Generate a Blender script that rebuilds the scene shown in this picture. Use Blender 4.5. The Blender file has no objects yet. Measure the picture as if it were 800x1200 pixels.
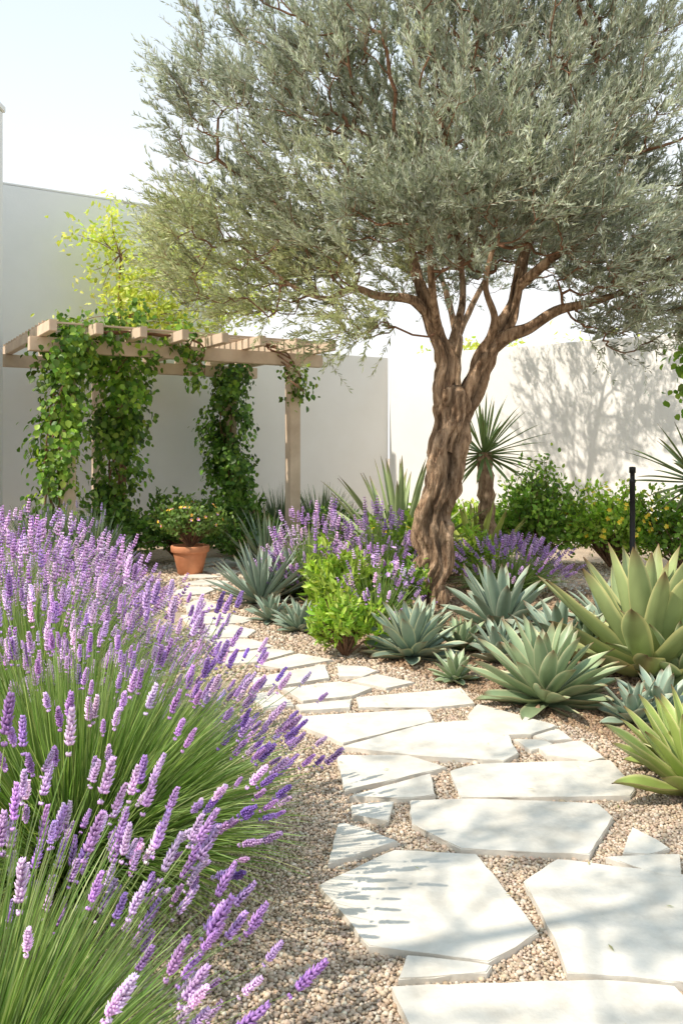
import bpy, bmesh, math, random
import numpy as np
from mathutils import Vector, noise as mnoise
rng = np.random.default_rng(7); random.seed(7)
sc = bpy.context.scene
sc.view_settings.view_transform='Standard'; sc.view_settings.look='None'; sc.view_settings.exposure=0

# ---------------- survey: image measurements -> ground metres (camera 1.5 m up, level) -------------
def G(u,v):
    d=1500.0/(v-530.0); return ((u-400)/1000.0*d, d)

# ---------------- materials ----------------
def newmat(name):
    m=bpy.data.materials.new(name); m.use_nodes=True
    nt=m.node_tree; nt.nodes.clear()
    out=nt.nodes.new('ShaderNodeOutputMaterial'); return m,nt,out
def leafmat(name, transl=0.35, rough=0.5, tint=(1,1,1), spec=0.4):
    m,nt,out=newmat(name)
    a=nt.nodes.new('ShaderNodeAttribute'); a.attribute_name='Col'
    p=nt.nodes.new('ShaderNodeBsdfPrincipled'); p.inputs['Roughness'].default_value=rough
    p.inputs['Specular IOR Level'].default_value=spec
    nt.links.new(a.outputs['Color'],p.inputs['Base Color'])
    if transl>0:
        t=nt.nodes.new('ShaderNodeBsdfTranslucent')
        mx=nt.nodes.new('ShaderNodeMix'); mx.data_type='RGBA'; mx.blend_type='MULTIPLY'; mx.inputs[0].default_value=1
        nt.links.new(a.outputs['Color'],mx.inputs[6]); mx.inputs[7].default_value=(1.5*tint[0],1.5*tint[1],0.8*tint[2],1)
        nt.links.new(mx.outputs[2],t.inputs['Color'])
        ms=nt.nodes.new('ShaderNodeMixShader'); ms.inputs[0].default_value=transl
        nt.links.new(p.outputs[0],ms.inputs[1]); nt.links.new(t.outputs[0],ms.inputs[2])
        nt.links.new(ms.outputs[0],out.inputs[0])
    else: nt.links.new(p.outputs[0],out.inputs[0])
    return m
def noisemat(name, c1,c2, scale=4, rough=0.8, bump=0.2, bscale=60, c3=None, stretch=(1,1,1), bdist=0.01, attr=False, stain=0):
    m,nt,out=newmat(name)
    tc=nt.nodes.new('ShaderNodeTexCoord'); mp=nt.nodes.new('ShaderNodeMapping'); mp.inputs['Scale'].default_value=stretch
    nt.links.new(tc.outputs['Object'],mp.inputs[0])
    n=nt.nodes.new('ShaderNodeTexNoise'); n.inputs['Scale'].default_value=scale; n.inputs['Detail'].default_value=8; n.inputs['Roughness'].default_value=0.6
    nt.links.new(mp.outputs[0],n.inputs['Vector'])
    r=nt.nodes.new('ShaderNodeValToRGB'); r.color_ramp.elements[0].position=0.35; r.color_ramp.elements[1].position=0.65
    r.color_ramp.elements[0].color=(*c1,1); r.color_ramp.elements[1].color=(*c2,1)
    if c3: e=r.color_ramp.elements.new(0.5); e.color=(*c3,1)
    nt.links.new(n.outputs[0],r.inputs[0])
    p=nt.nodes.new('ShaderNodeBsdfPrincipled'); p.inputs['Roughness'].default_value=rough; p.inputs['Specular IOR Level'].default_value=0.25
    col=r.outputs[0]
    if attr:
        a=nt.nodes.new('ShaderNodeAttribute'); a.attribute_name='Col'
        mx=nt.nodes.new('ShaderNodeMix'); mx.data_type='RGBA'; mx.blend_type='MULTIPLY'; mx.inputs[0].default_value=1
        nt.links.new(r.outputs[0],mx.inputs[6]); nt.links.new(a.outputs['Color'],mx.inputs[7]); col=mx.outputs[2]
    if stain:
        n3=nt.nodes.new('ShaderNodeTexNoise'); n3.inputs['Scale'].default_value=stain; n3.inputs['Detail'].default_value=10; n3.inputs['Roughness'].default_value=.75
        nt.links.new(tc.outputs['Object'],n3.inputs['Vector'])
        m3=nt.nodes.new('ShaderNodeMapRange'); m3.inputs[1].default_value=.36; m3.inputs[2].default_value=.56; m3.inputs[3].default_value=.84; m3.inputs[4].default_value=1.0
        nt.links.new(n3.outputs[0],m3.inputs[0]); vm=nt.nodes.new('ShaderNodeVectorMath'); vm.operation='SCALE'
        nt.links.new(col,vm.inputs[0]); nt.links.new(m3.outputs[0],vm.inputs['Scale']); col=vm.outputs[0]
    nt.links.new(col,p.inputs['Base Color'])
    n2=nt.nodes.new('ShaderNodeTexNoise'); n2.inputs['Scale'].default_value=bscale; n2.inputs['Detail'].default_value=6
    nt.links.new(mp.outputs[0],n2.inputs['Vector'])
    b=nt.nodes.new('ShaderNodeBump'); b.inputs['Strength'].default_value=bump; b.inputs['Distance'].default_value=bdist
    nt.links.new(n2.outputs[0],b.inputs['Height']); nt.links.new(b.outputs[0],p.inputs['Normal'])
    nt.links.new(p.outputs[0],out.inputs[0]); return m
def pebblegroundmat(name, cols, scale):
    m,nt,out=newmat(name)
    tc=nt.nodes.new('ShaderNodeTexCoord')
    v=nt.nodes.new('ShaderNodeTexVoronoi'); v.inputs['Scale'].default_value=scale
    nt.links.new(tc.outputs['Object'],v.inputs['Vector'])
    sp=nt.nodes.new('ShaderNodeSeparateColor'); nt.links.new(v.outputs['Color'],sp.inputs[0])
    r=nt.nodes.new('ShaderNodeValToRGB'); els=r.color_ramp.elements
    els[0].color=(*cols[0],1); els[1].color=(*cols[-1],1)
    for i,c in enumerate(cols[1:-1]): e=els.new((i+1)/(len(cols)-1)); e.color=(*c,1)
    nt.links.new(sp.outputs[0],r.inputs[0])
    n=nt.nodes.new('ShaderNodeTexNoise'); n.inputs['Scale'].default_value=1.3; n.inputs['Detail'].default_value=5
    nt.links.new(tc.outputs['Object'],n.inputs['Vector'])
    mr=nt.nodes.new('ShaderNodeMapRange'); mr.inputs[1].default_value=0.3; mr.inputs[2].default_value=0.7; mr.inputs[3].default_value=0.75; mr.inputs[4].default_value=1.15
    nt.links.new(n.outputs[0],mr.inputs[0])
    mx=nt.nodes.new('ShaderNodeVectorMath'); mx.operation='SCALE'
    nt.links.new(r.outputs[0],mx.inputs[0]); nt.links.new(mr.outputs[0],mx.inputs['Scale'])
    p=nt.nodes.new('ShaderNodeBsdfPrincipled'); p.inputs['Roughness'].default_value=0.85
    nt.links.new(mx.outputs[0],p.inputs['Base Color'])
    b=nt.nodes.new('ShaderNodeBump'); b.inputs['Strength'].default_value=0.9; b.inputs['Distance'].default_value=0.01; b.invert=True
    nt.links.new(v.outputs['Distance'],b.inputs['Height']); nt.links.new(b.outputs[0],p.inputs['Normal'])
    nt.links.new(p.outputs[0],out.inputs[0]); return m

M_leaf=leafmat('leaf',0.38,0.45)
M_olive=leafmat('olive_leaf',0.28,0.5,tint=(.82,.86,1.3))
M_agave=leafmat('agave_leaf',0.08,0.42,spec=0.45)
M_flower=leafmat('flower',0.35,0.7,tint=(.85,.8,1.6),spec=.1)
M_pebble=leafmat('pebble',0,0.8,spec=.2)
M_wall=noisemat('white_plaster',(.85,.85,.845),(.89,.89,.885),scale=1.3,rough=.9,bump=.25,bscale=35,bdist=.006)
M_cream=noisemat('cream_plaster',(.86,.83,.785),(.90,.875,.84),scale=1.1,rough=.9,bump=.25,bscale=35,bdist=.006)
M_stone=noisemat('limestone',(.64,.585,.50),(.76,.71,.63),scale=6,rough=.8,bump=.5,bscale=60,c3=(.72,.67,.585),bdist=.004,stain=2.2)
M_bark=noisemat('olive_bark',(.14,.08,.045),(.58,.40,.265),scale=9,rough=.9,bump=1.0,bscale=18,c3=(.36,.235,.145),stretch=(2.2,2.2,.55),bdist=.05,attr=True)
M_twig=noisemat('twig_bark',(.15,.075,.04),(.30,.17,.105),scale=9,rough=.85,bump=.5,bscale=50)
M_wood=noisemat('pale_wood',(.58,.44,.32),(.74,.59,.45),scale=3,rough=.7,bump=.3,bscale=30,stretch=(1,1,1),bdist=.004)
M_terra=noisemat('terracotta',(.50,.19,.09),(.62,.27,.14),scale=6,rough=.75,bump=.2,bscale=40)
M_black=noisemat('black_metal',(.02,.02,.02),(.03,.03,.03),scale=6,rough=.4,bump=.05)
M_ground=pebblegroundmat('gravel_ground',[(.34,.24,.155),(.50,.38,.27),(.60,.47,.35),(.44,.33,.23),(.66,.54,.41)],110)
M_mulch=pebblegroundmat('bed_mulch',[(.16,.10,.06),(.30,.21,.14),(.40,.30,.21),(.22,.15,.10)],70)

# ---------------- mesh helpers ----------------
class MB:
    def __init__(s): s.v=[];s.f={};s.c=[];s.n=0
    def add(s,V,F,C):
        V=np.asarray(V,float).reshape(-1,3)
        C=np.asarray(C,float)
        if C.ndim==1: C=np.tile(C,(len(V),1))
        s.v.append(V); s.c.append(C)
        for k,A in (F.items() if isinstance(F,dict) else [(np.asarray(F).shape[1],F)]):
            s.f.setdefault(k,[]).append(np.asarray(A,int)+s.n)
        s.n+=len(V)
    def build(s,name,mat,parent=None,smooth=True):
        V=np.concatenate(s.v); C=np.concatenate(s.c)
        me=bpy.data.meshes.new(name)
        loops=[];starts=[];st=0
        for k,L in s.f.items():
            A=np.concatenate(L); loops.append(A.ravel()); starts.append(st+np.arange(len(A))*k); st+=A.size
        loops=np.concatenate(loops); starts=np.concatenate(starts)
        me.vertices.add(len(V)); me.vertices.foreach_set('co',V.ravel())
        me.loops.add(len(loops)); me.loops.foreach_set('vertex_index',loops.astype(np.int32))
        me.polygons.add(len(starts)); me.polygons.foreach_set('loop_start',starts.astype(np.int32))
        me.update(calc_edges=True); me.validate()
        if smooth: me.polygons.foreach_set('use_smooth',np.ones(len(me.polygons),bool))
        at=me.color_attributes.new('Col','FLOAT_COLOR','POINT')
        at.data.foreach_set('color',np.c_[np.clip(C,0,1.5),np.ones(len(C))].ravel())
        me.materials.append(mat)
        o=bpy.data.objects.new(name,me); sc.collection.objects.link(o)
        if parent: o.parent=parent
        return o
def empty(name,loc=(0,0,0)):
    e=bpy.data.objects.new(name,None); e.empty_display_size=.2; sc.collection.objects.link(e); return e
def norm(a): return a/np.maximum(np.linalg.norm(a,axis=-1,keepdims=True),1e-9)
def frames(D,roll=None,up=None):
    D=norm(D); n=len(D)
    if up is None: up=rng.normal(size=(n,3))
    S=norm(np.cross(D,up)); N=np.cross(S,D)
    return np.stack([S,D,N],axis=-1)
def scatter(mb,tV,tF,O,R,S,C,tint=None):
    M=len(O);n=len(tV); S=np.asarray(S)
    if S.ndim==1: S=S[:,None]*np.ones(3)
    V=np.einsum('mij,mnj->mni',R,tV[None]*S[:,None,:])+O[:,None,:]
    F={}
    for k,A in (tF.items() if isinstance(tF,dict) else [(tF.shape[1],tF)]):
        F[k]=(A[None]+(np.arange(M)*n)[:,None,None]).reshape(-1,k)
    CC=np.repeat(C[:,None,:],n,1)
    if tint is not None: CC=CC*tint[None,:,None] if tint.ndim==1 else CC*tint[None]
    mb.add(V.reshape(-1,3),F,CC.reshape(-1,3))
def ribbons(mb,P,side,W,C):
    M,K,_=P.shape
    A=P+side[:,None,:]*W[:,:,None]; B=P-side[:,None,:]*W[:,:,None]
    V=np.stack([A,B],2).reshape(-1,3)
    base=(np.arange(M)*K*2)[:,None]+ (np.arange(K-1)*2)[None]
    F=np.stack([base,base+1,base+3,base+2],-1).reshape(-1,4)
    if C.ndim==2: C=np.repeat(C[:,None,:],K,1)
    mb.add(V,F,np.repeat(C[:,:,None,:],2,2).reshape(-1,3))
def tube(mb,P,Rad,sides=6,C=(1,1,1),ridge=None,cap=True):
    P=np.asarray(P,float);K=len(P);Rad=np.asarray(Rad,float)
    T=norm(np.gradient(P,axis=0)); ref=np.array([0,1.,0.1]) if abs(T[0,1])<.8 else np.array([1.,0,0])
    V=[];N=norm(np.cross(T[0],ref)); CC=[]
    a=np.linspace(0,2*np.pi,sides,endpoint=False)
    for i in range(K):
        N=N-T[i]*np.dot(N,T[i]); N=N/np.linalg.norm(N); B=np.cross(T[i],N)
        k=ridge(a,i/(K-1),P[i]) if ridge else np.ones(sides)
        r=Rad[i]*k
        V.append(P[i]+ (np.cos(a)*r)[:,None]*N+(np.sin(a)*r)[:,None]*B)
        CC.append(np.array(C)[None]*np.clip(1+1.7*(k-1.02),.28,1.35)[:,None])
    V=np.concatenate(V); i=np.arange(K-1)[:,None]*sides; j=np.arange(sides)[None]; j2=(j+1)%sides
    F=np.stack([i+j,i+j2,i+sides+j2,i+sides+j],-1).reshape(-1,4)
    mb.add(V,F,np.concatenate(CC))
def spline(pts,n):
    pts=np.asarray(pts,float); K=len(pts); t=np.linspace(0,K-1,n); out=[]
    for x in t:
        i=min(int(x),K-2); f=x-i
        p0=pts[max(i-1,0)];p1=pts[i];p2=pts[i+1];p3=pts[min(i+2,K-1)]
        out.append(.5*((2*p1)+(-p0+p2)*f+(2*p0-5*p1+4*p2-p3)*f*f+(-p0+3*p1-3*p2+p3)*f**3))
    return np.array(out)
def box(name,loc,size,mat,parent=None,rotz=0,bev=.006,rot=None):
    bm=bmesh.new(); bmesh.ops.create_cube(bm,size=1)
    for v in bm.verts: v.co=Vector((v.co.x*size[0],v.co.y*size[1],v.co.z*size[2]))
    if bev: bmesh.ops.bevel(bm,geom=list(bm.edges),offset=bev,segments=2,affect='EDGES')
    me=bpy.data.meshes.new(name); bm.to_mesh(me); bm.free(); me.materials.append(mat)
    o=bpy.data.objects.new(name,me); sc.collection.objects.link(o); o.location=loc; o.rotation_euler=rot or (0,0,rotz)
    if parent: o.parent=parent
    return o
def pickcol(cols,n,var=.15,hue=.05):
    c=np.array(cols)[rng.integers(0,len(cols),n)]; return np.clip(c*(1+rng.normal(0,var,(n,1)))*(1+rng.normal(0,hue,(n,3))),.005,1)

NEEDLE_V=np.array([[0,0,0],[.11,.45,.02],[0,1,-.03],[-.11,.45,.02]]); NEEDLE_F=np.array([[0,1,2,3]])
LEAF_V=np.array([[0,0,0],[.26,.22,.07],[.27,.6,.05],[0,1,-.08],[-.27,.6,.05],[-.26,.22,.07]]); LEAF_F=np.array([[0,1,2,3],[3,4,5,0]])

# ---------------- ground ----------------
def sheet(name,pts,z,mat):
    me=bpy.data.meshes.new(name); me.from_pydata([(x,y,z) for x,y in pts],[],[list(range(len(pts)))]); me.materials.append(mat)
    o=bpy.data.objects.new(name,me); sc.collection.objects.link(o); return o
sheet('ground',[(-200,-200),(200,-200),(200,200),(-200,200)],0,M_ground)
bedpts=[(-.95,10.6),(-.75,8.9),(-.62,7.6),(-.05,6.55),(.45,5.85),(1.02,5.0),(1.55,4.2),(1.75,3.3),(2.6,2.9),(6,3),(7,9),(3.2,9.0),(1.6,9.6),(1.2,14.5),(-.4,14),(-.9,12.2)]
sheet('planting_bed',bedpts,.004,M_mulch)
sheet('patio',[(1.7,9.1),(3.3,8.9),(7,9.0),(7,11.0),(1.9,10.6)],.012,M_stone)

# ---------------- flagstone path ----------------
stones=[
[(373,1046),(462,1004),(558,1009),(631,1102),(572,1137),(432,1118)],
[(613,1042),(652,1016),(800,1034),(880,1060),(880,1170),(664,1152),(648,1108)],
[(476,1129),(576,1141),(570,1150),(466,1158)],
[(459,1168),(700,1160),(790,1166),(850,1240),(500,1260)],
[(480,946),(560,944),(700,950),(718,966),(690,1010),(540,1003),(482,974)],
[(527,909),(560,901),(715,897),(744,932),(738,940),(540,941)],
[(400,882),(500,853),(585,847),(607,890),(590,899),(490,893)],
[(394,892),(478,892),(523,906),(404,934)],
[(409,941),(504,914),(510,939),(480,943)],
[(411,951),(461,946),(455,970),(412,962)],
[(396,973),(404,972),(466,994),(384,1021)],
[(729,1007),(740,976),(784,1001),(760,1009)],
[(709,1013),(796,1010),(798,1039),(774,1036)],
[(547,846),(559,831),(652,856),(622,867),(572,868)],
[(601,872),(636,873),(648,878),(622,886)],
[(629,882),(680,874),(708,895),(690,900),(640,892)],
[(624,868),(654,860),(670,872),(642,874)],
[(345,845),(500,836),(508,850),(402,877),(352,856)],
[(417,822),(540,811),(556,829),(510,834),(420,834)],
[(330,812),(398,803),(436,811),(412,821),(355,827)],
[(346,831),(412,825),(410,835),(352,838)],
[(395,784),(428,786),(442,791),(425,798),(397,798)],
[(410,802),(442,794),(486,804),(452,811)],
[(295,800),(380,783),(386,799),(330,808),(298,812)],
[(290,818),(326,815),(345,832),(310,835)],
[(300,783),(350,770),(390,778),(330,788)],
[(250,772),(316,764),(346,768),(300,780),(262,782)],
[(240,752),(296,753),(322,761),(262,768)],
[(222,737),(272,735),(300,742),(290,750),(236,750)],
[(212,724),(256,720),(300,728),(284,733),(222,734)],
[(216,712),(232,706),(262,713),(248,718),(220,721)],
[(212,703),(228,702),(256,709),(236,704)],
[(200,697),(222,690),(258,691),(240,699),(212,701)],
[(212,686),(240,681),(270,684),(262,688),(228,688)],
[(204,679),(232,674),(262,678),(240,680)],
[(226,670),(256,667),(282,672),(270,678),(240,672)],
[(240,664),(268,659),(288,663),(280,668),(256,665)],
[(222,660),(250,655),(270,657),(246,662)],
]
def make_path():
    bm=bmesh.new()
    for k,st in enumerate(stones):
        p=[np.array(G(*q)) for q in st]
        area=sum(p[i][0]*p[(i+1)%len(p)][1]-p[(i+1)%len(p)][0]*p[i][1] for i in range(len(p)))
        if area<0: p=p[::-1]
        pts=[]
        for i in range(len(p)):
            a=p[i];b=p[(i+1)%len(p)];L=np.linalg.norm(b-a); m=max(1,int(L/.05))
            nrm=np.array([b[1]-a[1],a[0]-b[0]])/max(L,1e-6)
            for j in range(m):
                q=a+(b-a)*j/m + nrm*(rng.normal(0,.003) if j else 0); pts.append(q)
        h=.027+rng.uniform(-.003,.004); tx,ty=rng.normal(0,.004,2); c=np.mean(pts,axis=0)
        vs=[bm.verts.new((q[0],q[1],h+(q[0]-c[0])*tx+(q[1]-c[1])*ty)) for q in pts]
        vb=[bm.verts.new((q[0],q[1],-.01)) for q in pts]
        n=len(vs); f=bm.faces.new(vs); 
        for i in range(n): bm.faces.new((vs[i],vb[i],vb[(i+1)%n],vs[(i+1)%n]))
        es=[e for e in f.edges]
        bmesh.ops.bevel(bm,geom=es,offset=.004,segments=2,affect='EDGES')
    me=bpy.data.meshes.new('stone_path'); bm.normal_update(); bm.to_mesh(me); bm.free(); me.materials.append(M_stone)
    o=bpy.data.objects.new('stone_path',me); sc.collection.objects.link(o)
make_path()

# ---------------- gravel pebbles ----------------
def ico():
    bm=bmesh.new(); bmesh.ops.create_icosphere(bm,subdivisions=1,radius=1)
    V=np.array([v.co[:] for v in bm.verts]); F=np.array([[v.index for v in f.verts] for f in bm.faces]); bm.free(); return V,F
icoV,icoF=ico()
cubeV=np.array([[x,y,z] for x in(-1,1) for y in(-1,1) for z in(-1,1)])*.62; cubeF=np.array([[0,1,3,2],[4,6,7,5],[0,4,5,1],[2,3,7,6],[0,2,6,4],[1,5,7,3]])
def inpoly(x,y,P):
    ins=np.zeros(len(x),bool);n=len(P)
    for i in range(n):
        x1,y1=P[i];x2,y2=P[(i+1)%n]
        if y1==y2: continue
        c=((y1>y)!=(y2>y))&(x<(x2-x1)*(y-y1)/(y2-y1)+x1); ins^=c
    return ins
mb=MB()
def pebbles(x0,x1,y0,y1,sp,r,tV,tF,keep=None):
    nx=int((x1-x0)/sp);ny=int((y1-y0)/sp)
    X,Y=np.meshgrid(np.linspace(x0,x1,nx),np.linspace(y0,y1,ny)); X=X.ravel()+rng.uniform(-.6,.6,X.size)*sp; Y=Y.ravel()+rng.uniform(-.6,.6,Y.size)*sp
    k=np.ones(len(X),bool)
    for st in stones: k&=~inpoly(X,Y,[G(*q) for q in st])
    k&=np.abs(X)<.47*Y+.35
    X=X[k];Y=Y[k];n=len(X)
    s=r*np.exp(rng.normal(0,.25,n)); S=np.c_[s*rng.uniform(.8,1.3,n),s*rng.uniform(.8,1.2,n),s*rng.uniform(.55,.85,n)]
    R=frames(np.c_[rng.normal(size=(n,2)),rng.normal(0,.25,n)],up=np.c_[rng.normal(0,.3,(n,2)),np.ones(n)])
    C=pickcol([(.56,.44,.325),(.62,.50,.385),(.50,.385,.28),(.60,.46,.345),(.38,.28,.195),(.66,.57,.46),(.53,.405,.30)],n,.10,.02)
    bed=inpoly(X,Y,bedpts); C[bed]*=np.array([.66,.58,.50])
    O=np.c_[X,Y,s*.35+rng.uniform(0,.005,n)]
    scatter(mb,tV,tF,O,R,S,C)
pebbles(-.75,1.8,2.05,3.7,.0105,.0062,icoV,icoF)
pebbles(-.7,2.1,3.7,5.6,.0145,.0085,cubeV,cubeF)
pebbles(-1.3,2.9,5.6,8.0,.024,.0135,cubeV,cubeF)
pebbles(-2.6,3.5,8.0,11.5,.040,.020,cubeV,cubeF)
mb.build('gravel',M_pebble)

# ---------------- walls ----------------
def wall(name,a,b,h,th,mat,out=1):
    a=np.array(a);b=np.array(b);d=b-a;L=np.linalg.norm(d);d/=L;n=np.array([-d[1],d[0]])*out
    c=(a+b)/2+n*th/2
    o=box(name,(c[0],c[1],h/2),(L,th,h),mat,rotz=math.atan2(d[1],d[0]),bev=.012); return o
cor=np.array([.88,16.05]); lw=np.array([-6.6,11.6]); dl=norm(cor-lw)
split=lw+dl*5.4
hw=empty('house_wall')
o=wall('wall_body',lw,split,5.45,.35,M_wall); o.parent=hw
box('coping',(*( (lw+split)/2+np.array([-dl[1],dl[0]])*.175),5.47),(5.41,.345,.03),M_wall,parent=hw,rotz=math.atan2(dl[1],dl[0]))
wall('garden_wall',split+dl*.003,cor,3.28,.28,M_cream)
dr=norm(np.array([5.1,12.9])-cor)
wall('garden_wall',cor+dr*.02,cor+dr*11,3.3,.3,M_cream)
bw=empty('white_building')
box('wall_body',(-5.45,10.4,2.95),(2.15,1.3,5.9),M_wall,parent=bw,bev=.015)
box('parapet',(-5.45,10.4,5.94),(2.2,1.35,.08),M_wall,parent=bw,bev=.01)

# ---------------- pergola ----------------
pg=empty('pergola')
PA=np.array([-3.3,10.3]); pd=norm(np.array([.857,.515])); pb=np.array([-pd[1],pd[0]]); PL=3.06; PD=2.15
ang=math.atan2(pd[1],pd[0]); PH=2.70
def pp(t,s): return PA+pd*t+pb*s
for nm,(t,s) in {'post_front_left':(0,0),'post_front_right':(PL,0),'post_back_left':(.95,PD),'post_back_right':(PL,PD)}.items():
    q=pp(t,s); box(nm,(q[0],q[1],PH/2),(.16,.16,PH),M_wood,pg,ang)
for nm,s in (('beam_front',0),('beam_back',PD)):
    q=pp(PL/2,s); box(nm,(q[0],q[1],PH+.085),(PL+.9,.13,.17),M_wood,pg,ang)
for i in range(8):
    t=-.30+i*(PL+.6)/7; q=pp(t,PD/2-.10); box('rafter_%d'%i,(q[0],q[1],PH+.173+.065),(.09,PD+1.0,.13),M_wood,pg,ang)
for i in range(14):
    s=-.25+i*(PD+.4)/13; q=pp(PL/2,s); box('slat_%d'%i,(q[0],q[1],PH+.306+.012),(PL+.7,.045,.022),M_wood,pg,ang,bev=.003)
for i,(t,s) in enumerate([(0,0),(PL,0)]):
    q=pp(t,s); box('footing_%d'%i,(q[0],q[1],.04),(.22,.22,.08),M_stone,pg,ang)

# ---------------- vines ----------------
def vine(name,path,spread,n,size=.085,cols=((.13,.25,.03),(.20,.34,.045),(.085,.18,.025),(.30,.43,.07))):
    par=empty(name); P=spline(path,60); 
    m=MB()
    for k in range(4):
        Q=P.copy(); a=np.linspace(0,9+k*2,60)+k*1.6; Q[:,0]+=np.cos(a)*.09; Q[:,1]+=np.sin(a)*.09
        tube(m,Q,np.linspace(.016,.006,60),5)
    m.build('stems',M_twig,par)
    nc=max(6,int(n/45)); idx=rng.uniform(0,59,nc); cp=np.stack([np.interp(idx,np.arange(60),P[:,j]) for j in range(3)],1)
    sp=np.interp(idx,np.linspace(0,59,len(spread)),spread)
    off=rng.normal(size=(nc,3)); off=norm(off)*rng.uniform(.2,1,(nc,1))*sp[:,None]; off[:,2]*=.6
    cp=cp+off; dens=n//nc
    O=np.repeat(cp,dens,0)+rng.normal(0,.08,(nc*dens,3))*np.array([1,1,1.6])
    out=np.repeat(off,dens,0); out[:,2]=0
    nrm=norm(norm(out)+np.array([.0,-.5,.7])+rng.normal(0,.5,O.shape))
    D=norm(np.array([0,0,-1.])+norm(out)*.4+rng.normal(0,.55,O.shape))
    cl=np.repeat(rng.normal(1,.25,(nc,1)),dens,0)
    C=pickcol(cols,len(O),.2)*np.clip(cl,.5,1.6)
    m=MB(); S=size*rng.uniform(.55,1.25,len(O)); scatter(m,LEAF_V*np.array([1.35,1,1]),LEAF_F,O,frames(D,up=nrm),S,C)
    m.build('leaves',M_leaf,par,smooth=False)
    return par
q0=pp(0,0)
vine('climbing_vine',[(q0[0]-.05,q0[1]-.05,.0),(q0[0]-.18,q0[1]-.05,1),(q0[0]-.08,q0[1]-.1,2),(q0[0],q0[1]-.05,2.7),(q0[0]+.1,q0[1],2.9)],[.28,.28,.32,.32,.4,.25],3200)
vine('climbing_vine',[(-3.05,11.6,0),(-3.0,11.4,.8),(-2.95,11.2,1.7),(-2.85,11.0,2.4),(-2.7,10.9,2.95)],[.22,.25,.38,.5,.65],4400)
q3=pp(PL,PD)
vine('climbing_vine',[(q3[0],q3[1]-.1,0),(q3[0]+.1,q3[1]-.15,.9),(q3[0]-.05,q3[1]-.15,1.8),(q3[0],q3[1]-.15,2.75)],[.3,.38,.42,.5,.5],5200,cols=((.09,.19,.03),(.13,.25,.04),(.06,.13,.02),(.19,.31,.05)))
q4=pp(PL,0)
vine('climbing_vine',[(q4[0]-.5,q4[1]-.3,2.98),(q4[0]-.2,q4[1]-.15,2.9),(q4[0],q4[1]-.1,2.6),(q4[0]+.08,q4[1]-.1,2.3)],[.15,.15,.12],200)
vine('climbing_vine',[(-2.9,10.35,2.95),(-2.4,10.7,2.98),(-1.9,11.0,2.9),(-1.85,11.0,2.5)],[.16,.14,.1],300)
vine('climbing_vine',[(3.85,8.9,0),(3.78,8.9,1.2),(3.68,8.85,2.2),(3.6,8.8,2.6)],[.1,.15,.25,.28],600,cols=((.12,.23,.03),(.2,.33,.05)))

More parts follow.
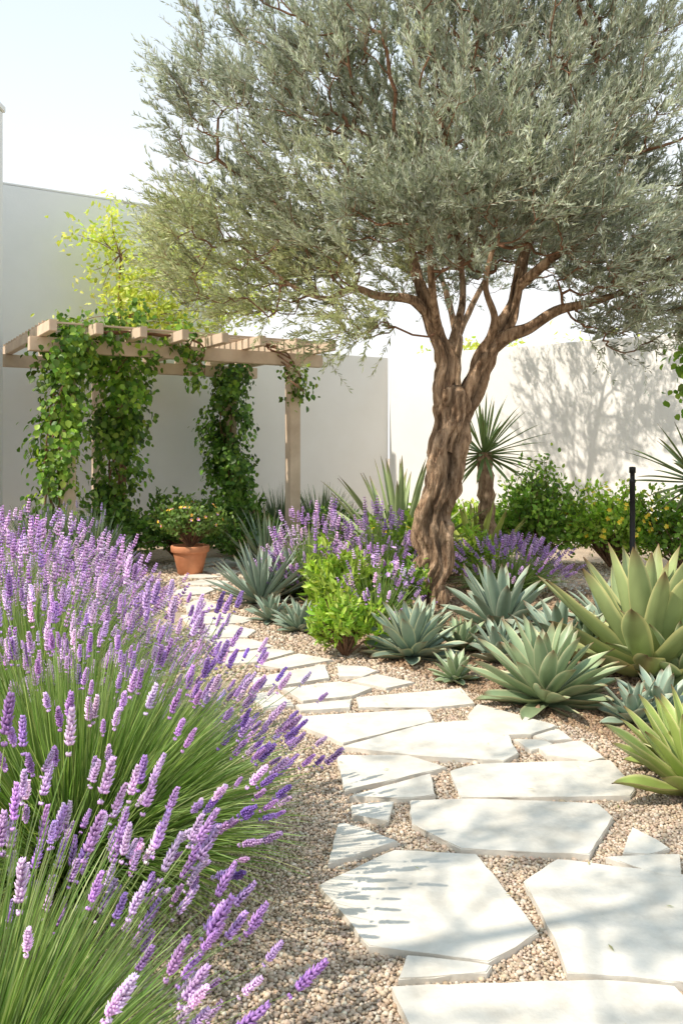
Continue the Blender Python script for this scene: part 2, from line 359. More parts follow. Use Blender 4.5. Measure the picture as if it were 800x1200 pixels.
# ---------------- trees ----------------
def olive(name,trunkpaths,lobes,ncl,leaves_per,center,seed,cull=None,leafL=.06,cols=None,twigs=5,spr=.34,bark=True):
    par=empty(name); rs=np.random.default_rng(seed)
    m=MB(); nodes=[];
    for path,r0,r1,sides in trunkpaths:
        n=200 if r0>.12 else 40
        P=spline(path,n)
        t=np.linspace(0,1,n); R=r0+(r1-r0)*t
        if len(nodes)==0: R=R+ .12*np.exp(-t*11); R=R*(1-.75*np.clip((t-.93)/.07,0,1)**2)
        ph=rs.uniform(0,6)
        def ridge(a,t,p,ph=ph,r0=r0):
            k=1 if r0>.1 else .5
            tw=p[2]*1.9+ph
            sh=lambda x: 1-2*abs(np.sin(x))**.7
            rr=1+k*(.11*np.sin(3*a+tw*2)+.11*sh(2*a+tw*1.1)+.075*sh(3.5*round(1)*2/2*2*a/2+0*a if False else 3*a-tw*1.4+1)+.05*sh(6*a-tw*2.2+p[2]*2)+.03*np.sin(15*a+tw*7))
            nz=np.array([mnoise.noise(Vector((math.cos(x)*1.6+p[0]*4,math.sin(x)*1.6,p[2]*3.5))) for x in a])
            nz2=np.array([mnoise.noise(Vector((math.cos(x)*5+p[0]*4,math.sin(x)*5,p[2]*6))) for x in a])
            return rr+.38*k*nz+.24*k*nz2
        tube(m,P,R,sides,ridge=ridge)
        s0=int(n*.35) if r0>.15 else 3
        for i in range(s0,n,max(3,n//30)): nodes.append((P[i],R[i]))
    if len(trunkpaths)>1:  nodes=[x for x in nodes if x[0][2]>trunkpaths[1][0][0][2]+.7]
    m.build('trunk',M_bark,par)
    w=np.array([l[1][0]*l[1][1]*l[1][2]*(l[2] if len(l)>2 else 1) for l in lobes]); w/=w.sum()
    pts=[];lb=[]
    while len(pts)<ncl:
        k=rs.choice(len(lobes),p=w); d=rs.normal(size=3); d/=np.linalg.norm(d); rr=rs.uniform(.12,1)**(1/2.2)
        p=np.array(lobes[k][0])+d*rr*np.array(lobes[k][1])
        if mnoise.noise(Vector(p*1.5))+.28*(1-rr)<-.20: continue
        if cull is not None and cull(p): continue
        pts.append(p);lb.append(k)
    pts=np.array(pts); lb=np.array(lb)
    NP=np.array([x[0] for x in nodes])
    base=NP.mean(0); order=np.argsort(np.linalg.norm(pts-base,axis=1)); wood=MB()
    A=np.zeros((len(NP)+len(pts)*4,3)); A[:len(NP)]=NP; cnt=len(NP); parent=np.full(len(A),-1); load=np.zeros(len(A))
    depth=np.zeros(len(A))
    for oi in order:
        p=pts[oi]; dd=np.linalg.norm(A[:cnt]-p,axis=1)+ .045*depth[:cnt] + np.maximum(0,A[:cnt,2]-p[2]+.05)*.5
        j=int(np.argmin(dd)); q=A[j]; L=np.linalg.norm(p-q); ns=3
        mid=rs.normal(0,.05,3)*L
        prev=j
        for s in range(1,ns+1):
            f=s/ns; x=q+(p-q)*f+mid*math.sin(math.pi*f)+np.array([0,0,-.10*L*math.sin(math.pi*f)])+rs.normal(0,.012,3)*(s<ns)
            A[cnt]=x; parent[cnt]=prev; depth[cnt]=depth[j]+f; prev=cnt; cnt+=1
    for i in range(cnt-1,-1,-1):
        load[i]+=.25
        if parent[i]>=0: load[parent[i]]+=load[i]
    idx=np.array([i for i in range(cnt) if parent[i]>=0]); a=A[parent[idx]]; b=A[idx]
    ra=np.minimum(.0031*np.sqrt(np.maximum(load[parent[idx]],.4)),.026); rb=np.minimum(.0031*np.sqrt(load[idx]),.026)
    ra=np.minimum(ra,rb*1.6)
    fr=frames(b-a,up=np.tile([.3,.2,1.],(len(a),1))); an=np.linspace(0,2*np.pi,5,endpoint=False)
    ring=fr[:,:,0][:,None]*np.cos(an)[None,:,None]+fr[:,:,2][:,None]*np.sin(an)[None,:,None]
    V=np.concatenate([a[:,None]+ring*ra[:,None,None],b[:,None]+ring*rb[:,None,None]],1)
    jj=np.arange(5);F=np.stack([jj,(jj+1)%5,(jj+1)%5+5,jj+5],-1); F=(F[None]+(np.arange(len(a))*10)[:,None,None]).reshape(-1,4)
    wood.add(V.reshape(-1,3),F,np.array([.2,.13,.09]))
    n=len(pts); T=np.repeat(pts,twigs,0); rad=norm(T-np.array(center))
    D=norm(rad*.8+np.array([0,0,.45])+rs.normal(0,.42,T.shape))
    L=spr*rs.uniform(.6,1.5,len(T)); K=5; t=np.linspace(0,1,K)
    dro=rs.uniform(-.28,.12,len(T))
    P=T[:,None]+D[:,None]*(L[:,None]*t)[...,None]; P[:,:,2]+=(dro[:,None]*t**2)*L[:,None]
    ribbons(wood,P,norm(np.cross(D,rs.normal(size=D.shape))),np.tile(np.linspace(.0025,.001,K),(len(T),1)),np.tile([.25,.2,.13],(len(T),1)))
    wood.build('branches',M_twig,par)
    M=len(T)*leaves_per; ti=np.repeat(np.arange(len(T)),leaves_per); tt=rs.uniform(.02,1.02,M)
    O=T[ti]+D[ti]*(L[ti]*tt)[:,None]; O[:,2]+=dro[ti]*tt**2*L[ti]
    LD=norm(D[ti]*.9+norm(rs.normal(size=(M,3)))*.65+np.array([0,0,.12]))
    cols=np.array(cols if cols is not None else [(.39,.43,.335),(.46,.49,.40),(.31,.355,.26),(.54,.565,.485),(.42,.45,.32)])
    cc=np.repeat(np.repeat(rs.normal(1,.20,(n,1)),twigs,0),leaves_per,0)
    C=cols[rs.integers(0,len(cols),M)]*(1+rs.normal(0,.13,(M,1)))*np.clip(cc,.5,1.6)
    tintl=np.array([l[3] if len(l)>3 else (1,1,1) for l in lobes]); C=C*tintl[lb][ti//twigs]
    m=MB(); s=leafL*rs.uniform(.6,1.25,M)*(1.05-.3*tt); scatter(m,NEEDLE_V*np.array([.9,1,1]),NEEDLE_F,O,frames(LD),s,np.clip(C,.01,.9))
    m.build('leaves',M_olive,par,smooth=False)
    return par
Y0=8.3
Yl=(1.14,1.12,.80)
trunk=[([(.78,Y0,-.05),(.82,Y0,.22),(.93,Y0,.5),(.87,Y0+.02,.85),(.98,Y0,1.25),(1.02,Y0,1.6),(1.09,Y0,1.9),(1.12,Y0,2.15)],.18,.185,72),
 ([(1.02,Y0,1.55),(1.01,Y0-.02,1.9),(.97,Y0-.03,2.15),(1.01,Y0-.03,2.4),(.90,Y0,2.7),(.80,Y0,3.0),(.70,Y0+.1,3.4),(.55,Y0,4.0),(.45,Y0,4.8)],.13,.022,44),
 ([(1.04,Y0,1.5),(1.14,Y0,1.85),(1.27,Y0,2.13),(1.40,Y0-.04,2.45),(1.62,Y0-.05,2.8),(1.72,Y0,3.2),(1.9,Y0+.1,3.9),(2.0,Y0,4.8)],.15,.022,44),
 ([(.92,Y0,2.75),(.74,Y0-.05,2.93),(.62,Y0-.1,2.98),(.33,Y0-.15,3.0),(.1,Y0-.2,3.06),(-.15,Y0-.2,2.96),(-.5,Y0-.2,3.1),(-1.0,Y0-.2,3.5)],.06,.012,14),
 ([(1.40,Y0,2.48),(1.6,Y0-.1,2.62),(1.8,Y0-.1,2.70),(2.07,Y0-.15,2.86),(2.4,Y0-.2,2.93),(2.8,Y0-.2,3.1),(3.3,Y0-.2,3.5)],.08,.016,16),
 ([(1.0,Y0,2.3),(1.15,Y0+.25,2.75),(1.25,Y0+.5,3.2),(1.2,Y0+.8,4.0)],.06,.02,12),
 ([(.95,Y0,2.6),(.85,Y0-.3,3.0),(.8,Y0-.6,3.5),(.9,Y0-.8,4.2)],.05,.015,12),
 ([(1.35,Y0,2.4),(1.45,Y0-.2,2.75),(1.35,Y0-.3,3.1),(1.5,Y0-.4,3.7)],.05,.015,12),
 ([(1.7,Y0,3.1),(1.95,Y0-.3,3.3),(2.3,Y0-.4,3.6),(2.7,Y0-.3,4.3)],.06,.015,12)]
lobes=[((-1.10,8.2,3.42),(.85,.85,.75),1.3,Yl),((-.90,8.2,4.5),(.90,1,.8),1.2),((-.55,8.3,5.6),(.9,1,.9),1.1),((.1,8.1,3.75),(.95,1.2,.75),1.4,(1.05,1.03,.94)),
 ((-.05,8.1,2.95),(.85,.7,.52),1.6,Yl),((.66,8.2,4.9),(1.2,1.5,1.0)),((1.8,8.2,4.1),(1.1,1.3,.8)),((2.0,8.3,5.4),(1.2,1.3,1.0)),
 ((3.1,8.3,4.6),(1.1,1.1,.95)),((2.95,8.1,3.15),(1.0,.95,.72),1.8),((1,8.3,6.4),(1.6,1.4,.8)),((3.9,8.4,3.4),(.8,.9,.9),1.4),
 ((1.2,7.1,4.0),(.9,.6,.65),1.3),((1.4,7.3,3.45),(1.0,.6,.42),2.0),((.5,7.4,3.4),(.7,.5,.45),1.8),((2.3,7.5,3.35),(.8,.6,.5),1.8),((1.1,9.6,4.7),(1.5,.9,1.1)),((1.2,9.4,3.6),(1.6,.7,.5),1.3),((2.6,8.3,6.2),(1.2,1.1,.8))]
def cull(p): return (p[2]<3.02 and .55<p[0]<2.1) or p[2]<2.40
olive('shade_olive_tree',trunk,lobes,2450,33,(1.1,8.3,3.3),3,cull,leafL=.074,spr=.38)
shade_trunk=[([(1.55,12.6,0),(1.58,12.6,1.2),(1.65,12.6,2.4),(1.7,12.6,3.3)],.11,.09,18),([(1.7,12.6,3.2),(1.5,12.6,4),(1.2,12.6,4.7)],.06,.02,8),([(1.7,12.6,3.2),(2.1,12.7,4),(2.5,12.7,4.8)],.06,.02,8)]  # olive added behind the main crown, hidden, to cast shadows on the right wall
olive('shade_olive_tree',shade_trunk,[((1.3,12.6,4.7),(1.3,1,.8)),((2.5,12.7,4.8),(1.3,1.1,.9)),((3.3,12.3,4.6),(.8,.8,.7))],230,22,(1.9,12.6,4),5,leafL=.085,spr=.42)
dapple_trunk=[([(-3.3,1.0,0),(-3.25,1.0,1.2),(-3.2,1.05,2.2),(-3.1,1.0,3.4)],.14,.09,18),([(-3.1,1,3.3),(-3.5,1.3,4),(-3.8,1.4,4.6)],.05,.02,8),([(-3.1,1,3.3),(-2.6,1.0,4),(-2.3,1,4.6)],.05,.02,8)]  # unseen olive added left of frame to dapple the foreground path
olive('shade_olive_tree',dapple_trunk,[((-3.5,1.1,4.7),(1.0,1.1,.7)),((-2.4,1.3,4.6),(.9,1.2,.6)),((-1.9,.1,4.4),(.9,.8,.5))],85,18,(-3,1,4),6,leafL=.08,spr=.42)

def broadtree(name,base,lobes,n,cols,size,seed):
    par=empty(name); rs=np.random.default_rng(seed); m=MB()
    fork=np.array([base[0],base[1],lobes[0][0][2]-1.3]); tube(m,spline([base,(base[0]+.05,base[1],fork[2]*.5),tuple(fork)],30),np.linspace(.07,.045,30),8)
    ends=[]
    for c,r in lobes:
        c=np.array(c); tube(m,spline([fork,(fork+c)/2+[0,0,.15],c],12),np.linspace(.03,.012,12),6)
        for k in range(20):
            e=c+norm(rs.normal(size=3))*np.array(r)*rs.uniform(.4,1.1); ends.append(e)
            tube(m,spline([c,(c+e)/2+rs.normal(0,.06,3),e],6),np.linspace(.009,.003,6),4)
    m.build('trunk',M_twig,par); ends=np.array(ends)
    k=rs.integers(0,len(ends),n); O=ends[k]+rs.normal(0,.14,(n,3)); D=rs.normal(size=(n,3))+[0,0,-.4]
    m=MB(); scatter(m,LEAF_V*np.array([.8,1,1]),LEAF_F,O,frames(D),size*rs.uniform(.6,1.2,n),pickcol(cols,n,.15)); m.build('leaves',M_leaf,par,smooth=False)
YG=[(.60,.66,.14),(.70,.72,.24),(.50,.59,.11)]
broadtree('lemon_tree',(-3.35,12.9,0),[((-3.3,12.75,4.45),(.75,.5,.85)),((-2.7,12.9,4.3),(.8,.5,.8)),((-3.0,12.7,3.5),(1.1,.5,.45)),((-1.9,13.0,3.9),(.7,.5,.8))],4200,YG,.10,11)
broadtree('lemon_tree',(4.1,15.3,0),[((4.3,15.2,3.05),(1.1,.5,.4)),((2.5,16,3.2),(1,.6,.4))],1500,YG,.12,12)

# ---------------- lavender ----------------
def spiketpl(nw,nf,seed=1):
    rs=np.random.default_rng(seed); V=[];F=[];T=[]
    octV=np.array([[0,-.15,0],[1,.35,0],[0,.35,1],[-1,.35,0],[0,.35,-1],[0,1,0]]); octF=np.array([[0,2,1],[0,3,2],[0,4,3],[0,1,4],[5,1,2],[5,2,3],[5,3,4],[5,4,1]])
    n=0
    for i in range(nw):
        f=i/(nw-1); y=f if i else -.14; prof=(.45+.75*math.sin(math.pi*(f*.75+.18)))*(1 if i else .6)
        for j in range(nf):
            a=j*2*math.pi/nf+i*.7+rs.normal(0,.2); up=.7+.9*f+rs.normal(0,.15)
            D=norm(np.array([[math.cos(a),up,math.sin(a)]])); R=frames(D,up=np.array([[0.,1.,.3]]))[0]
            L=.19*prof*rs.uniform(.8,1.25); W=.060*rs.uniform(.8,1.2)
            v=(octV*np.array([W,L,W]))@R.T+np.array([math.cos(a)*.03,y,math.sin(a)*.03])
            V.append(v);F.append(octF+n);n+=6; b=rs.uniform(.75,1.2); T.append(np.array([.6,.9,.9,.9,.9,1.3])*b)
    return np.concatenate(V),np.concatenate(F),np.concatenate(T)
SPN=spiketpl(9,7); SPF=spiketpl(6,5,2)
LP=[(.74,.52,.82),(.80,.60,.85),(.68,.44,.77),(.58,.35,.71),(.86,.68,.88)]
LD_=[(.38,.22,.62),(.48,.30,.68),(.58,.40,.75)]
def lavender(name,c,H,Rr,nsp,nbl,near=True,spl=.07,cols=LP,gcols=((.19,.31,.08),(.28,.39,.12),(.14,.24,.05),(.36,.44,.19)),maxang=72,darkdir=None,bw=.0022,blen=.8,minf=.8,wf=1.0):
    par=empty(name); c=np.array(c,float)
    def dirs(n,mx):
        th=np.radians(mx)*rng.uniform(0,1,n)**.62; ph=rng.uniform(0,2*np.pi,n); return th,ph
    def L_of(th): return 1/np.sqrt((np.cos(th)/H)**2+(np.sin(th)/Rr)**2)
    def curve(th,ph,L,K):
        base=c+np.c_[np.cos(ph)*np.sin(th)*Rr*.22,np.sin(ph)*np.sin(th)*Rr*.22,np.zeros(len(th))]+rng.normal(0,.02,(len(th),3))*[1,1,0]
        D=np.c_[np.cos(ph)*np.sin(th),np.sin(ph)*np.sin(th),np.cos(th)]
        t=np.linspace(0,1,K)
        rise=.22*np.sin(th)*L
        P=base[:,None]+D[:,None]*(L[:,None]*t)[...,None]
        P[:,:,2]+=rise[:,None]*(np.sin(np.pi*t*.8))[None]*.8
        j=rng.normal(0,.03,(len(th),3))*L[:,None]; P=P+j[:,None]*(t**2)[None,:,None]
        P[:,:,2]=np.maximum(P[:,:,2],.01)
        return P
    m=MB()
    th,ph=dirs(nbl,maxang+14); L=L_of(th)*rng.uniform(.5,.9,nbl)*blen/.8; P=curve(th,ph,L,6)
    w=bw*rng.uniform(.7,1.3,nbl)[:,None]*np.array([1,1,1,.85,.6,.15])[None]
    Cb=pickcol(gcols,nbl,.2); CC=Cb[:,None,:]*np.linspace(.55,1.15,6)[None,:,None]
    ribbons(m,P,norm(np.cross(P[:,-1]-P[:,0],rng.normal(size=(nbl,3)))),w,CC)
    th,ph=dirs(nsp,maxang); L=L_of(th)*rng.uniform(minf,1.03,nsp)
    P=curve(th,ph,L,7)
    for sgn in (0,1):
        ribbons(m,P,norm(np.cross(P[:,-1]-P[:,0],rng.normal(size=(nsp,3)))),np.tile(np.linspace(bw*.8,bw*.5,7),(nsp,1)),pickcol([(.28,.40,.14),(.36,.46,.2)],nsp,.12))
    m.build('foliage',M_leaf,par,smooth=False)
    tp=P[:,-1]; D=norm(norm(P[:,-1]-P[:,-2])+rng.normal(0,.12,tp.shape)+np.array([0,0,.55]))
    C=pickcol(cols,nsp,.10,.03)
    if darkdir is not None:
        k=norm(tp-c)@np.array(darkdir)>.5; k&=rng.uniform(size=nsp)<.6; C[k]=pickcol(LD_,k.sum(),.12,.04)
    s=spl*rng.uniform(.6,1.35,nsp); wd=np.sqrt(s*spl)*rng.uniform(.85,1.1,nsp)*wf
    m=MB(); V,F,T=SPN if near else SPF
    scatter(m,V,F,tp,frames(D),np.c_[wd,s,wd],C,T); m.build('flowers',M_flower,par,smooth=False)
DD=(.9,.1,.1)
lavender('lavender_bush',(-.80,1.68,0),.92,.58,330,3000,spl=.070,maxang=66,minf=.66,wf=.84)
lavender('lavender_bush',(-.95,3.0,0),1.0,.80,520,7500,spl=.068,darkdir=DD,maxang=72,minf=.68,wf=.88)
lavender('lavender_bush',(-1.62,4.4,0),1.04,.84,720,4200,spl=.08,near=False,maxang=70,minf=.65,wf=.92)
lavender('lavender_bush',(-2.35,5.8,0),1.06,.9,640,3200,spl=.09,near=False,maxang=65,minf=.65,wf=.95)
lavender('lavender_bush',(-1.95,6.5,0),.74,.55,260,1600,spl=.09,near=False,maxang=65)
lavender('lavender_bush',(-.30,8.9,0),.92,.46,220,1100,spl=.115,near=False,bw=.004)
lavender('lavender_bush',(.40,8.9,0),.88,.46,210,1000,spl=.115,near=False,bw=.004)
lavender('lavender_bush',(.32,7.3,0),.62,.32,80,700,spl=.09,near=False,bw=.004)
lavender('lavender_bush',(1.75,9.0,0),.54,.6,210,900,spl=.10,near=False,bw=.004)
GB=((.13,.18,.12),(.19,.24,.17),(.09,.14,.08))
lavender('rosemary_bush',(-2.75,9.3,0),.85,.45,90,2600,spl=.07,near=False,gcols=GB,cols=[(.5,.4,.65)],bw=.006,blen=1.0)
lavender('rosemary_bush',(-3.3,9.6,0),.95,.55,90,2000,spl=.07,near=False,gcols=GB,cols=[(.5,.4,.65)],bw=.006,blen=1.0)
lavender('rosemary_bush',(-.9,12.9,0),1.0,.5,10,1500,spl=.07,near=False,gcols=GB,bw=.008,blen=1.0)
lavender('rosemary_bush',(-.3,13.4,0),.95,.6,10,1500,spl=.07,near=False,gcols=GB,bw=.008,blen=1.0)

# ---------------- agaves & yuccas ----------------
def agave(name,c,n,L,W,col,margin,e0=82,e1=12,curl=-.25,thick=.16,jit=.08,zb=0.0,chan=.22,Kn=12,tipc=(.22,.12,.06)):
    K=Kn; us=np.array([-1,-.80,-.3,.3,.80,1.]); U=len(us); t=np.linspace(0,1,K); m=MB(); c=np.array(c,float)
    col=np.array(col);margin=np.array(margin)
    for i in range(n):
        f=i/(n-1)
        az=i*2.39996+rng.normal(0,.08); el=math.radians(e0+(e1-e0)*f**.85)+rng.normal(0,jit)
        Li=L*(.62+.45*math.sin(math.pi*min(1,(.25+.6*f))))*rng.uniform(.88,1.1); Wi=W*(.65+.35*f)*rng.uniform(.9,1.1)
        cv=curl*(.4+f)+rng.normal(0,.08)
        ang=el+ (-.35*(1-t)**2*f + cv*t**1.6); ds=Li/(K-1)
        r=np.concatenate([[0],np.cumsum(np.cos(ang[:-1])*ds)])+.03*L; z=np.concatenate([[0],np.cumsum(np.sin(ang[:-1])*ds)])+.02+zb+.05*L*(1-f)
        w=Wi*(.50+1.35*t-.65*t*t)*(1-t**3.2)**.9; w[-1]=.0006
        ro=np.array([math.cos(az),math.sin(az),0]); sd=np.array([-math.sin(az),math.cos(az),0])
        tw=rng.normal(0,.18)
        P=c+ro[None]*r[:,None]+np.array([0,0,1.])*z[:,None]+sd[None]*(rng.normal(0,.04)*L*t**2)[:,None]
        N=-ro[None]*np.sin(ang)[:,None]+np.array([0,0,1.])*np.cos(ang)[:,None]
        S=sd[None]*np.cos(tw*t)[:,None]+N*np.sin(tw*t)[:,None]; 
        wav=.04*Wi*np.sin(t*9+i)
        top=P[:,None]+S[:,None]*(w[:,None]*us[None])[...,None]*.5+N[:,None]*((chan*w[:,None]*us[None]**2)+wav[:,None]*us[None])[...,None]
        th=thick*w[:,None]*(1-us[None]**2)*(1.3-t[:,None])
        bot=top-N[:,None]*th[...,None]
        V=np.concatenate([top.reshape(-1,3),bot.reshape(-1,3)]); nn=U*K
        a=(np.arange(K-1)[:,None]*U+np.arange(U-1)[None]).ravel()
        F=np.concatenate([np.stack([a,a+1,a+U+1,a+U],-1),np.stack([a+nn,a+nn+U,a+nn+U+1,a+nn+1],-1)])
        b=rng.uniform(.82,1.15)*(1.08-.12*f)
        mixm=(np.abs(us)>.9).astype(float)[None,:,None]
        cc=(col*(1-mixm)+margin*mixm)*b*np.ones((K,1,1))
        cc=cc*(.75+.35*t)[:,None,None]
        cc[-2:]=cc[-2:]*.6+np.array(tipc)*.4; cc[-1]=tipc
        cc=cc*(1+rng.normal(0,.05,(K,U,1)))
        cc2=cc*.92
        m.add(V,F,np.concatenate([cc.reshape(-1,3),cc2.reshape(-1,3)]))
    return m.build(name,M_agave)
BLUE=(.31,.40,.30); BLUEm=(.60,.63,.48)
GRN=(.32,.41,.23); GRNm=(.70,.68,.42)
YEL=(.37,.46,.12); YELm=(.76,.72,.33)
def ag(u,v,*a,**k): x,y=G(u,v); return agave('agave_plant',(x,y,0),*a,**k)
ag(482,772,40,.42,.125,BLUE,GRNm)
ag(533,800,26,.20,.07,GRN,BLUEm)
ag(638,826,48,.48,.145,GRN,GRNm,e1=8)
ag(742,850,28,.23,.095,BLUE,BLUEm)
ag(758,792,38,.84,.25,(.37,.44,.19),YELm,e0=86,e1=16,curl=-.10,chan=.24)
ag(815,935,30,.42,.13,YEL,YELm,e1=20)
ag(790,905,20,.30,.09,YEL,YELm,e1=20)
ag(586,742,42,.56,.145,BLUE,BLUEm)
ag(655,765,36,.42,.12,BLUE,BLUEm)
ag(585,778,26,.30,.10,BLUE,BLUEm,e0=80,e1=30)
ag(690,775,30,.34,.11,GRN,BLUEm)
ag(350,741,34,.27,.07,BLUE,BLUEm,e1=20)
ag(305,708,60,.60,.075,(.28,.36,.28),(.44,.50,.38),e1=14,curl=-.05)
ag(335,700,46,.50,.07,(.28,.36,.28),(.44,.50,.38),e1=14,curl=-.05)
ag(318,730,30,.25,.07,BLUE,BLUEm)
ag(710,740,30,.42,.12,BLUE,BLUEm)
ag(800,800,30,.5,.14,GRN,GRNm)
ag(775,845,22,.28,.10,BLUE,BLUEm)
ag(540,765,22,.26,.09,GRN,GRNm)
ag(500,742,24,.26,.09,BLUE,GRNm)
agave('yucca_plant',(.72,10.6,0),46,1.25,.12,(.32,.40,.18),(.52,.58,.32),e0=86,e1=22,curl=-.2,zb=.1)
agave('yucca_plant',(1.62,10.2,0),26,.90,.12,(.42,.48,.10),(.62,.62,.22),e0=86,e1=35,curl=-.15)
agave('yucca_plant',(-.95,10.9,0),50,.75,.06,(.17,.24,.15),(.28,.35,.24),e0=86,e1=20,curl=-.1)
agave('yucca_plant',(.0,11.5,0),44,.75,.06,(.15,.24,.08),(.28,.35,.14),e0=86,e1=20,curl=-.1)
def palm(name,x,y,h,n,L,W,col,mg,curl=-.35):
    par=empty(name); m=MB(); tube(m,spline([(x,y,0),(x+.03,y,h*.5),(x,y,h+.05)],24),np.linspace(.11,.09,24),14,ridge=lambda a,t,p:1+.15*np.sin(t*90)+.1*np.sin(5*a+t*40)); m.build('trunk',M_bark,par)
    o=agave('fronds',(x,y,0),n,L,W,col,mg,e0=86,e1=-25,curl=curl,zb=h); o.parent=par
palm('dracaena_tree',1.72,10.3,1.45,70,.70,.05,(.22,.32,.10),(.40,.46,.2))
palm('dracaena_tree',3.85,9.2,1.15,46,.70,.07,(.28,.37,.14),(.5,.54,.26))

# ---------------- shrubs ----------------
def shrub(name,c,r,n,size,cols,flowers=None,nf=0,fs=.03,wid=1.0,upb=.3,lump=.22,bz=0.0):
    par=empty(name); c=np.array(c,float); r=np.array(r,float)
    ns=max(16,n//40); D=norm(rng.normal(size=(ns,3))); D[:,2]=np.abs(D[:,2])*1.1-.15; D=norm(D)
    tips=c+D*r*rng.uniform(.55,1.15,(ns,1)); tips[:,2]=np.maximum(tips[:,2],bz+.05)
    m=MB(); b=np.array([c[0],c[1],bz]); K=5;t=np.linspace(0,1,K)
    for p in tips: tube(m,spline([b,(b+p)/2+[0,0,.1*r[2]],p],K),np.linspace(.010,.003,K),4)
    m.build('stems',M_twig,par)
    k=rng.integers(0,ns,n); f=rng.uniform(.45,1.03,n)**.7
    O=b+(tips[k]-b)*f[:,None]; O[:,2]+=.1*r[2]*np.sin(np.pi*f); O+=rng.normal(0,1,(n,3))*r*lump*.45
    O[:,2]=np.maximum(O[:,2],.02)
    LDr=norm(norm(O-c)*.6+np.array([0,0,upb])+rng.normal(0,.6,(n,3)))
    cb=np.clip(rng.normal(1,.22,ns),.5,1.5)[k]
    C=pickcol(cols,n,.15)*cb[:,None]
    m=MB(); scatter(m,LEAF_V*np.array([wid,1,1]),LEAF_F,O,frames(LDr,up=norm(O-c)+rng.normal(0,.4,(n,3))),size*rng.uniform(.6,1.25,n),C); m.build('leaves',M_leaf,par,smooth=False)
    if nf:
        D=norm(rng.normal(size=(nf,3))); D[:,2]=np.abs(D[:,2]); D[:,1]=np.where(rng.uniform(size=nf)<.6,-np.abs(D[:,1]),D[:,1]); O=c+D*r*rng.uniform(.85,1.1,(nf,1)); m=MB()
        for s in range(5):
            a=s*2*math.pi/5; base=frames(D,up=np.tile([.1,.2,1.],(nf,1))); dd=base[:,:,0]*math.cos(a)+base[:,:,2]*math.sin(a)+D*.35
            scatter(m,LEAF_V*np.array([1.3,1,1]),LEAF_F,O,frames(dd,up=D),np.full(nf,fs),pickcol(flowers,nf,.1))
        m.build('blossoms',M_pebble,par,smooth=False)
DG=[(.10,.20,.035),(.15,.27,.05),(.07,.14,.03),(.21,.33,.07)]
BG=[(.26,.42,.05),(.35,.50,.07),(.20,.34,.04),(.46,.57,.11)]
MG=[(.18,.32,.045),(.24,.39,.06),(.13,.24,.035),(.33,.47,.09)]
YF=[(.95,.66,.06),(.95,.78,.12),(.9,.55,.05)]
shrub('shrub',(2.50,11.0,.5),(.66,.55,.85),4600,.075,MG)
shrub('flowering_shrub',(3.45,10.9,.45),(.65,.5,.65),3800,.07,BG,YF,65,.036)
shrub('shrub',(4.25,10.6,.45),(.65,.5,.6),3300,.075,MG,YF,10,.036)
shrub('shrub',(1.6,11.6,.35),(.7,.5,.5),2200,.08,BG)
shrub('shrub',(.03,6.25,.20),(.25,.23,.27),1400,.07,BG,wid=.6)
shrub('shrub',(-.02,7.5,.28),(.30,.28,.42),1500,.10,[(.36,.48,.08),(.44,.55,.12),(.27,.40,.06)],wid=.55)
shrub('shrub',(.42,7.7,.25),(.34,.28,.38),1700,.06,MG,LP[2:4],26,.03)
shrub('shrub',(.6,9.7,.3),(.42,.35,.45),1500,.08,BG,YF,10,.035)
shrub('shrub',(1.45,9.2,.3),(.3,.3,.4),900,.08,BG,wid=.6)
shrub('shrub',(-1.5,12.3,.4),(.5,.4,.5),1500,.09,DG)
shrub('shrub',(-3.05,10.9,.35),(.6,.4,.5),2000,.09,DG)
shrub('shrub',(-2.2,11.6,.4),(.55,.45,.55),1900,.09,DG)
shrub('shrub',(-.2,12.5,.3),(.6,.4,.4),1500,.09,DG)
shrub('shrub',(.6,12.4,.3),(.6,.4,.4),1300,.09,DG)
shrub('shrub',(2.9,8.3,.12),(.3,.25,.18),500,.05,DG)
shrub('shrub',(-1.30,11.2,.25),(.35,.3,.35),900,.06,DG)

# ---------------- potted plant ----------------
pot=empty('terracotta_pot')
def lathe(name,prof,loc,mat,parent,seg=48):
    m=MB(); a=np.linspace(0,2*np.pi,seg,endpoint=False); V=np.concatenate([np.c_[r*np.cos(a)+loc[0],r*np.sin(a)+loc[1],np.full(seg,z+loc[2])] for r,z in prof])
    K=len(prof); i=np.arange(K-1)[:,None]*seg; j=np.arange(seg)[None]; j2=(j+1)%seg
    m.add(V,np.stack([i+j,i+j2,i+seg+j2,i+seg+j],-1).reshape(-1,4),np.array([.5,.3,.2])); return m.build(name,mat,parent)
px,py=-1.85,10.45
lathe('pot_body',[(r*1.1,z*1.12) for r,z in [(.0,0),(.125,0),(.135,.01),(.185,.22),(.188,.235),(.205,.24),(.212,.25),(.215,.30),(.208,.312),(.185,.312),(.18,.29),(.178,.25)]],(px,py,0.012),M_terra,pot)
lathe('soil',[(.2,.292),(.1,.30),(.0,.302)],(px,py,0.012),M_mulch,pot)
shrub('potted_plant',(px,py,.60),(.46,.35,.32),1900,.055,[(.17,.27,.07),(.23,.34,.10),(.12,.20,.04)],[(.9,.55,.06),(.9,.4,.1),(.6,.35,.65)],20,.026,bz=.33)

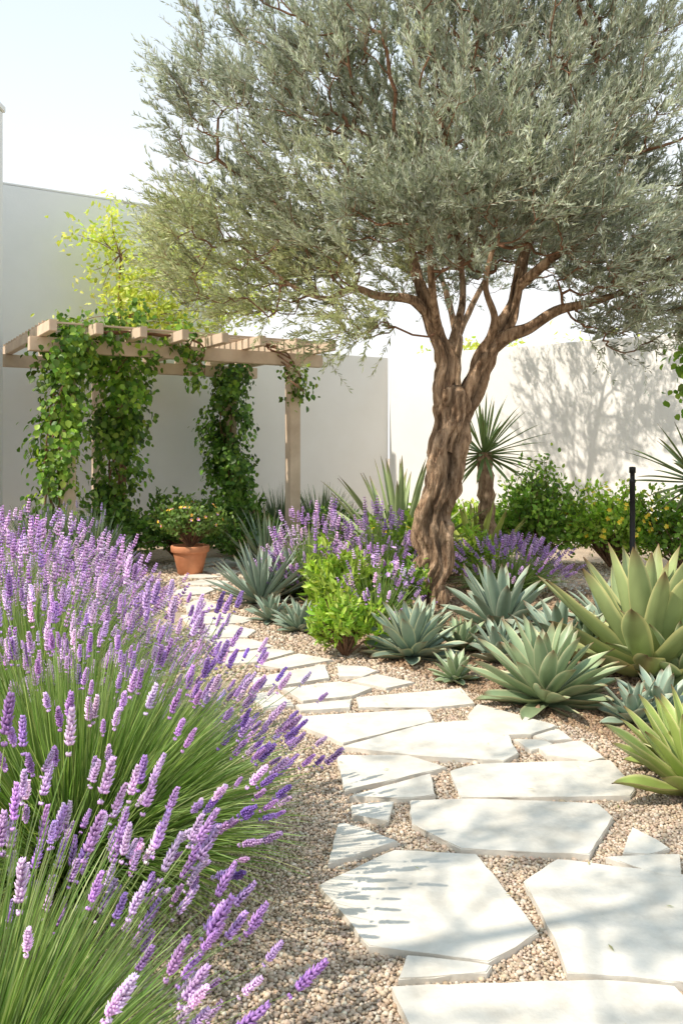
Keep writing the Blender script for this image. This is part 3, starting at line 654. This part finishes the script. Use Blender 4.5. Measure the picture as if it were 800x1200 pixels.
# ---------------- bollard light ----------------
bl=empty('bollard_light'); bx,by=3.2,9.4
lathe('post',[(.0,0),(.055,0),(.055,.015),(.03,.02),(.03,1.16),(.034,1.165),(.034,1.20),(.026,1.205),(.026,1.27),(.036,1.275),(.036,1.33),(.03,1.34),(0,1.342)],(bx,by,.0),M_black,bl,24)
bl=empty('bollard_light'); 
lathe('post',[(.0,0),(.045,0),(.045,.012),(.024,.016),(.024,.5),(.034,.505),(.034,.56),(.0,.565)],(2.62,7.7,.0),M_black,bl,24)

# ---------------- fallen leaves on the gravel ----------------
n=300; X=rng.uniform(-1.2,2.6,n);Y=2.1+rng.uniform(0,1,n)**1.2*6; mb=MB()
D=np.c_[rng.normal(size=(n,2)),rng.normal(0,.05,n)]
on=np.zeros(n,bool)
for st in stones: on|=inpoly(X,Y,[G(*q) for q in st])
kp=~on|(rng.uniform(size=n)<.5); X=X[kp];Y=Y[kp];D=D[kp];on=on[kp];n=len(X)
scatter(mb,NEEDLE_V*np.array([1.2,1,1]),NEEDLE_F,np.c_[X,Y,np.where(on,.036,.018)],frames(D,up=np.tile([0,.1,1.],(n,1))),.030*rng.uniform(.6,1.2,n),pickcol([(.4,.37,.22),(.46,.36,.2),(.3,.32,.16)],n))
mb.build('fallen_leaves',M_leaf,smooth=False)

# ---------------- light ----------------
az=np.array([-.88,-.47]); az/=np.linalg.norm(az); el=math.radians(50)
S=Vector((az[0]*math.cos(el),az[1]*math.cos(el),math.sin(el)))
ld=bpy.data.lights.new('sun','SUN'); ld.energy=5.0; ld.angle=math.radians(.6); ld.color=(1,.92,.80)
lo=bpy.data.objects.new('sun',ld); sc.collection.objects.link(lo); lo.rotation_euler=(-S).to_track_quat('-Z','Y').to_euler(); lo.location=S*30
w=bpy.data.worlds.new('World'); sc.world=w; w.use_nodes=True; nt=w.node_tree
sky=nt.nodes.new('ShaderNodeTexSky'); sky.sky_type='NISHITA'; sky.sun_disc=False; sky.sun_elevation=el; sky.sun_rotation=math.atan2(az[0],az[1])%(2*math.pi)
sky.dust_density=3.0; sky.air_density=1.0; sky.ozone_density=1.0
# summer haze: whitens the sky, more so towards the horizon
tc=nt.nodes.new('ShaderNodeTexCoord'); sx=nt.nodes.new('ShaderNodeSeparateXYZ'); nt.links.new(tc.outputs['Generated'],sx.inputs[0])
mr=nt.nodes.new('ShaderNodeMapRange'); mr.inputs[1].default_value=.24; mr.inputs[2].default_value=.62; nt.links.new(sx.outputs[2],mr.inputs[0])
hz=nt.nodes.new('ShaderNodeMix'); hz.data_type='RGBA'; hz.inputs[6].default_value=(8.0,8.1,8.1,1); hz.inputs[7].default_value=(4.9,6.3,7.4,1); nt.links.new(mr.outputs[0],hz.inputs[0])
mx=nt.nodes.new('ShaderNodeMix'); mx.data_type='RGBA'; mx.inputs[0].default_value=.9
nt.links.new(sky.outputs[0],mx.inputs[6]); nt.links.new(hz.outputs[2],mx.inputs[7])
bg=nt.nodes['Background']; nt.links.new(mx.outputs[2],bg.inputs[0]); bg.inputs[1].default_value=.15
# ---------------- camera ----------------
cd=bpy.data.cameras.new('camera'); cd.lens=30; cd.sensor_width=36; cd.shift_y=-70/1200; cd.clip_end=1000; cd.clip_start=.05
co=bpy.data.objects.new('camera',cd); sc.collection.objects.link(co); co.location=(0,0,1.5); co.rotation_euler=(math.radians(90),0,0)
sc.camera=co
